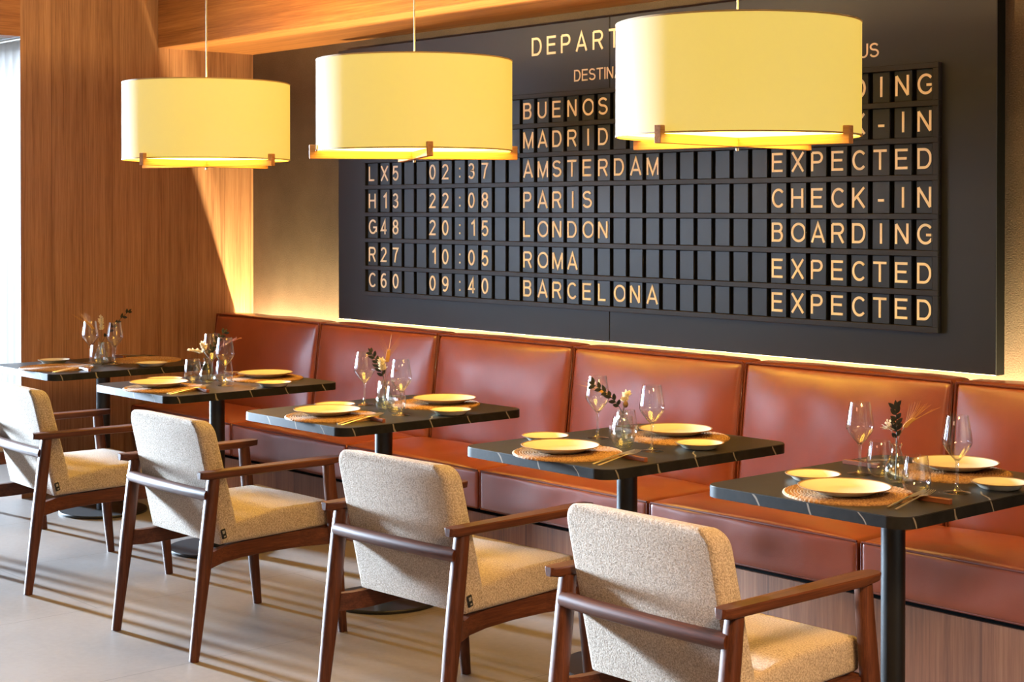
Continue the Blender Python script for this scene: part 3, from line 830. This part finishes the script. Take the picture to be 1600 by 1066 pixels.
# local positions of the chair-side (F) setting per table; the bench side is the same turned round
S_ = {  # table: plateF, plateB, matF, matB, spF, spB, wgF, wgB, tbF, tbB
    1: (None, None, (.045, -.275), (-.02, .255), (-.20, -.17), (.275, .125), (.07, .03), (-.078, -.03), (.06, -.06), (-.055, .05)),
    2: ((-.012, -.287), (-.045, .286), (.043, -.290), (-.02, .265), (-.182, -.162), (.285, .117), (.118, -.03), (-.12, .045), (.045, .01), (-.11, -.06)),
    3: ((.007, -.273), (.012, .297), (.045, -.277), (.0, .260), (-.156, -.122), (.28, .11), (.174, -.048), (-.18, .039), (.09, -.01), (-.075, .07)),
    4: ((-.007, -.299), (-.03, .270), (.019, -.290), (.012, .235), (-.239, -.151), (.219, .116), (.159, -.047), (-.168, .027), (.047, -.068), (-.06, .055)),
    5: ((.036, -.276), (-.001, .318), (.033, -.256), (.02, .258), (-.178, -.140), (.256, .143), (.217, -.009), (-.152, .048), (.150, -.105), (-.085, .054))}
MH = .0068
for k, (tx, ty) in TABLES.items():
    pF, pB, mF, mB, sF, sB, wF, wB, tF, tB = S_[k]; nm = TN[k]
    at = lambda p, z=0: (tx + p[0], ty + p[1], TH + z)
    sides = {'F': 'chair side', 'B': 'bench side'}
    for sd, m_, p_, sp, wg, tb in (('F', mF, pF, sF, wF, tF), ('B', mB, pB, sB, wB, tB)):
        w = sides[sd]
        place('mat', make_mat, at(m_), random.uniform(0, 6), f'round woven straw placemat on {nm}, {w}', 'placemat', 'woven placemats')
        if p_: place('plate', lambda: make_plate('dinner_plate', .128, .022, .068), at(p_, MH), 0, f'large cream dinner plate on the placemat of {nm}, {w}', 'plate', 'cream dinner plates')
        place('splate', lambda: make_plate('side_plate', .0805, .021, .045), at(sp), 0, f'small cream side plate on {nm}, {w}', 'plate', 'cream side plates')
        place('wine', make_wine, at(wg), random.uniform(0, 6), f'stemmed wine glass on {nm}, toward the {w}', 'glass', 'wine glasses')
        place('tumbler', make_tumbler, at(tb), 0, f'stemless water glass on {nm}, toward the {w}', 'glass', 'stemless water glasses')
        q = 1 if sd == 'F' else -1; rz = 0 if sd == 'F' else PI
        place('rest', make_rest, at((q * .243, q * (-.222 if k != 5 else -.178))), rz + (-.12 if k != 5 else 0), f'small wooden cutlery rest on {nm}, {w}', 'cutlery rest', 'wooden cutlery rests')
        yo = -.352 if k == 5 else -.385
        place('fork', make_fork, at((q * .254, q * yo)), rz + .12, f'polished fork leaning on the cutlery rest of {nm}, {w}', 'fork', 'forks on cutlery rests')
        place('knife', make_knife, at((q * .226, q * (yo + .004))), rz + .10, f'polished knife leaning on the cutlery rest of {nm}, {w}', 'knife', 'knives on cutlery rests')

# ================================================================== DRIED FLOWERS IN BUD VASES
RT = Vector((math.cos(.8469), math.sin(.8469), 0)); FW = Vector((-math.sin(.8469), math.cos(.8469), 0))
def curve_pts(lat, top, dep=0.0, n=12, start=(0, 0)):
    """stem from the vase floor up through the neck, bending out to (lat, top)"""
    p0 = Vector((start[0], start[1], .010)); p1 = Vector((start[0] * -.2, start[1] * -.2, .100))
    p3 = RT * lat + FW * dep + Vector((0, 0, top)); p2 = p1 + (p1 - p0) * .35 + (p3 - p1) * .25
    out = []
    for i in range(5): out.append(p0.lerp(p1, i / 5))
    for i in range(n + 1):
        u = i / n; out.append(p1.lerp(p2, u).lerp(p2.lerp(p3, u), u))
    return out
def leaf(bm, p, d, L, w, up=Vector((0, 0, 1)), curl=.15):
    d = d.normalized(); s = d.cross(up)
    s = s.normalized() if s.length > 1e-4 else Vector((1, 0, 0)); nrm = s.cross(d)
    prev = None
    for i in range(6):
        u = i / 5; h = w * math.sin(PI * min(1, .04 + u * .96)) ** .8 * (1 - .3 * u); c = p + d * (L * u) + nrm * (curl * L * u * (1 - u) * 2)
        a = [bm.verts.new(c - s * h), bm.verts.new(c + nrm * (-h * .25)), bm.verts.new(c + s * h)]
        if prev:
            bm.faces.new((prev[0], prev[1], a[1], a[0])); bm.faces.new((prev[1], prev[2], a[2], a[1]))
        prev = a
def solidify(bm, th=.0004):
    bmesh.ops.solidify(bm, geom=list(bm.faces), thickness=th)
def sprig(vase, kind, lat, top, dep, start, label, rnd):
    rng = random.Random(rnd); pts = curve_pts(lat, top, dep, 14, start)
    T = lambda i: (pts[min(i + 1, len(pts) - 1)] - pts[i - 1]).normalized()
    root = empty({'leaf': 'leaf_sprig', 'wheat': 'wheat_ear', 'bloom': 'blossom_sprig', 'pod': 'seed_pod', 'grass': 'dried_grass', 'puff': 'statice_bloom'}[kind], vase)
    bm = nb(); tube(bm, pts, [.0011] * len(pts), 6); obj('stem', bm, {'leaf': 'leaf_dark', 'grass': 'pink_grass'}.get(kind, 'stem'), root)
    bm = nb(); N = len(pts)
    if kind == 'leaf':
        for i in range(N - 11, N, 2):
            for sd in (-1, 1):
                tt = T(min(i, N - 1)); pp = tt.cross(FW).normalized(); d = tt * rng.uniform(.6, 1.0) + pp * sd * rng.uniform(.5, .9) + FW * rng.uniform(-.6, .6); leaf(bm, pts[i].lerp(pts[i - 1], .5 * (sd > 0)), d, rng.uniform(.020, .031), .0078, FW)
        leaf(bm, pts[-1], T(N - 1), .024, .0055, FW); solidify(bm); nm, mt = 'leaves', 'leaf_dark'
    elif kind == 'wheat':
        for i in range(N - 5, N):
            for m_ in range(2):
                c = pts[i].lerp(pts[i - 1], m_ * .5)
                for sd in (-1, 0, 1, 2):
                    off = (RT * (sd if sd < 2 else 0) + FW * (0 if sd < 2 else 1)) * .0035; d = (T(min(i, N - 1)) + off * 70).normalized()
                    q = c + off; tube(bm, [q, q + d * .004, q + d * .009, q + d * .013], [.0008, .0026, .0022, .0004], 6)
                    if m_ == 0: tube(bm, [q + d * .012, q + d * .04 + off * 2, q + d * .075 + off * 5], [.0005, .00035, .0002], 4)
        nm, mt = 'ear', 'wheat'
    elif kind == 'bloom':
        for i in range(N - 7, N):
            for j in range(9):
                d = T(min(i, N - 1)) * rng.uniform(.2, 1) + RT * rng.uniform(-1, 1) + FW * rng.uniform(-1, 1); leaf(bm, pts[i], d, rng.uniform(.013, .023), .0045, FW)
        solidify(bm); nm, mt = 'blossoms', 'white_bloom'
    elif kind == 'puff':
        for i in range(42):
            d = Vector((rng.uniform(-1, 1), rng.uniform(-1, 1), rng.uniform(-.4, 1))).normalized(); q = pts[-1] + d * rng.uniform(.006, .018)
            tube(bm, [pts[-1], q], .0004, 4); leaf(bm, q, d, .008, .0032); leaf(bm, q, d.cross(Vector((0, 0, 1))) + d, .007, .003)
        solidify(bm); nm, mt = 'bloom', 'white_bloom'
    elif kind == 'pod':
        M = Matrix.Translation(pts[-1]); bmesh.ops.create_icosphere(bm, subdivisions=3, radius=.0095, matrix=M @ Matrix.Scale(1.2, 4, (0, 0, 1)))
        for k in range(6):
            a = k * PI / 3; leaf(bm, pts[-1] + Vector((0, 0, .011)), Vector((math.cos(a), math.sin(a), .8)), .005, .0015)
        nm, mt = 'pod', 'pod'
    else:
        for i in range(N - 6, N):
            for j in range(4):
                d = T(min(i, N - 1)) + RT * rng.uniform(-.6, .6) + FW * rng.uniform(-.4, .4); q = pts[i] + d.normalized() * rng.uniform(.02, .035)
                tube(bm, [pts[i], q], [.0006, .0003], 4); tube(bm, [q, q + d.normalized() * .006], [.0014, .0004], 5)
        nm, mt = 'plumes', 'pink_grass'
    obj(nm, bm, mt, root, 50)
    return tag(root, label, 'dried flower', 'dried stems in the bud vases')
FL = {1: [('leaf', .125, .262, .05, 'dark leafy sprig leaning right in the vase of the farthest table'), ('bloom', .0, .235, 0, 'upright white dried sprig in the vase of the farthest table'),
          ('wheat', -.06, .215, -.04, 'golden ear leaning left in the vase of the farthest table')],
      2: [('bloom', -.02, .175, 0, 'white blossom sprig upright in the vase of the second farthest table'), ('bloom', -.065, .150, -.02, 'white blossom sprig leaning left on the second farthest table'),
          ('leaf', .07, .225, .035, 'dark sprig behind the wine glass on the second farthest table'), ('grass', .125, .195, -.03, 'dusty pink grass leaning right on the second farthest table')],
      3: [('wheat', .015, .225, 0, 'tall golden wheat ear in the vase of the middle table'), ('leaf', -.055, .220, .03, 'dark leafy sprig leaning left on the middle table'),
          ('bloom', -.012, .190, .0, 'white blossom sprig in the vase of the middle table'), ('grass', .032, .150, -.03, 'short curled grass leaning right on the middle table')],
      4: [('leaf', -.098, .200, 0, 'dark olive-like sprig leaning left on the second nearest table'), ('wheat', -.068, .172, .035, 'golden wheat ear behind the dark sprig on the second nearest table'),
          ('bloom', .012, .165, .008, 'white blossom sprig on the second nearest table'), ('pod', .008, .135, -.01, 'round brown seed pod on the second nearest table')],
      5: [('leaf', -.002, .215, 0, 'dark leafy sprig upright in the vase of the nearest table'), ('wheat', .042, .178, 0, 'golden bearded wheat ear leaning right on the nearest table'),
          ('puff', -.024, .160, .005, 'pale fluffy bloom leaning left on the nearest table')]}
VOFF = {1: (.0, -.01), 2: (-.035, -.03), 3: (-.01, .012), 4: (-.01, -.01), 5: (.008, .004)}
for k, (tx, ty) in TABLES.items():
    v = (tx + VOFF[k][0], ty + VOFF[k][1], TH)
    place('vase', make_vase, v, 0, f'small pear-shaped glass bud vase on {TN[k]}', 'vase', 'glass bud vases')
    for i, (kind, lat, top, dep, lab) in enumerate(FL[k]):
        a = i * 2.1 + k; sprig(v, kind, lat, top, dep, (.006 * math.cos(a), .006 * math.sin(a)), lab, k * 10 + i)
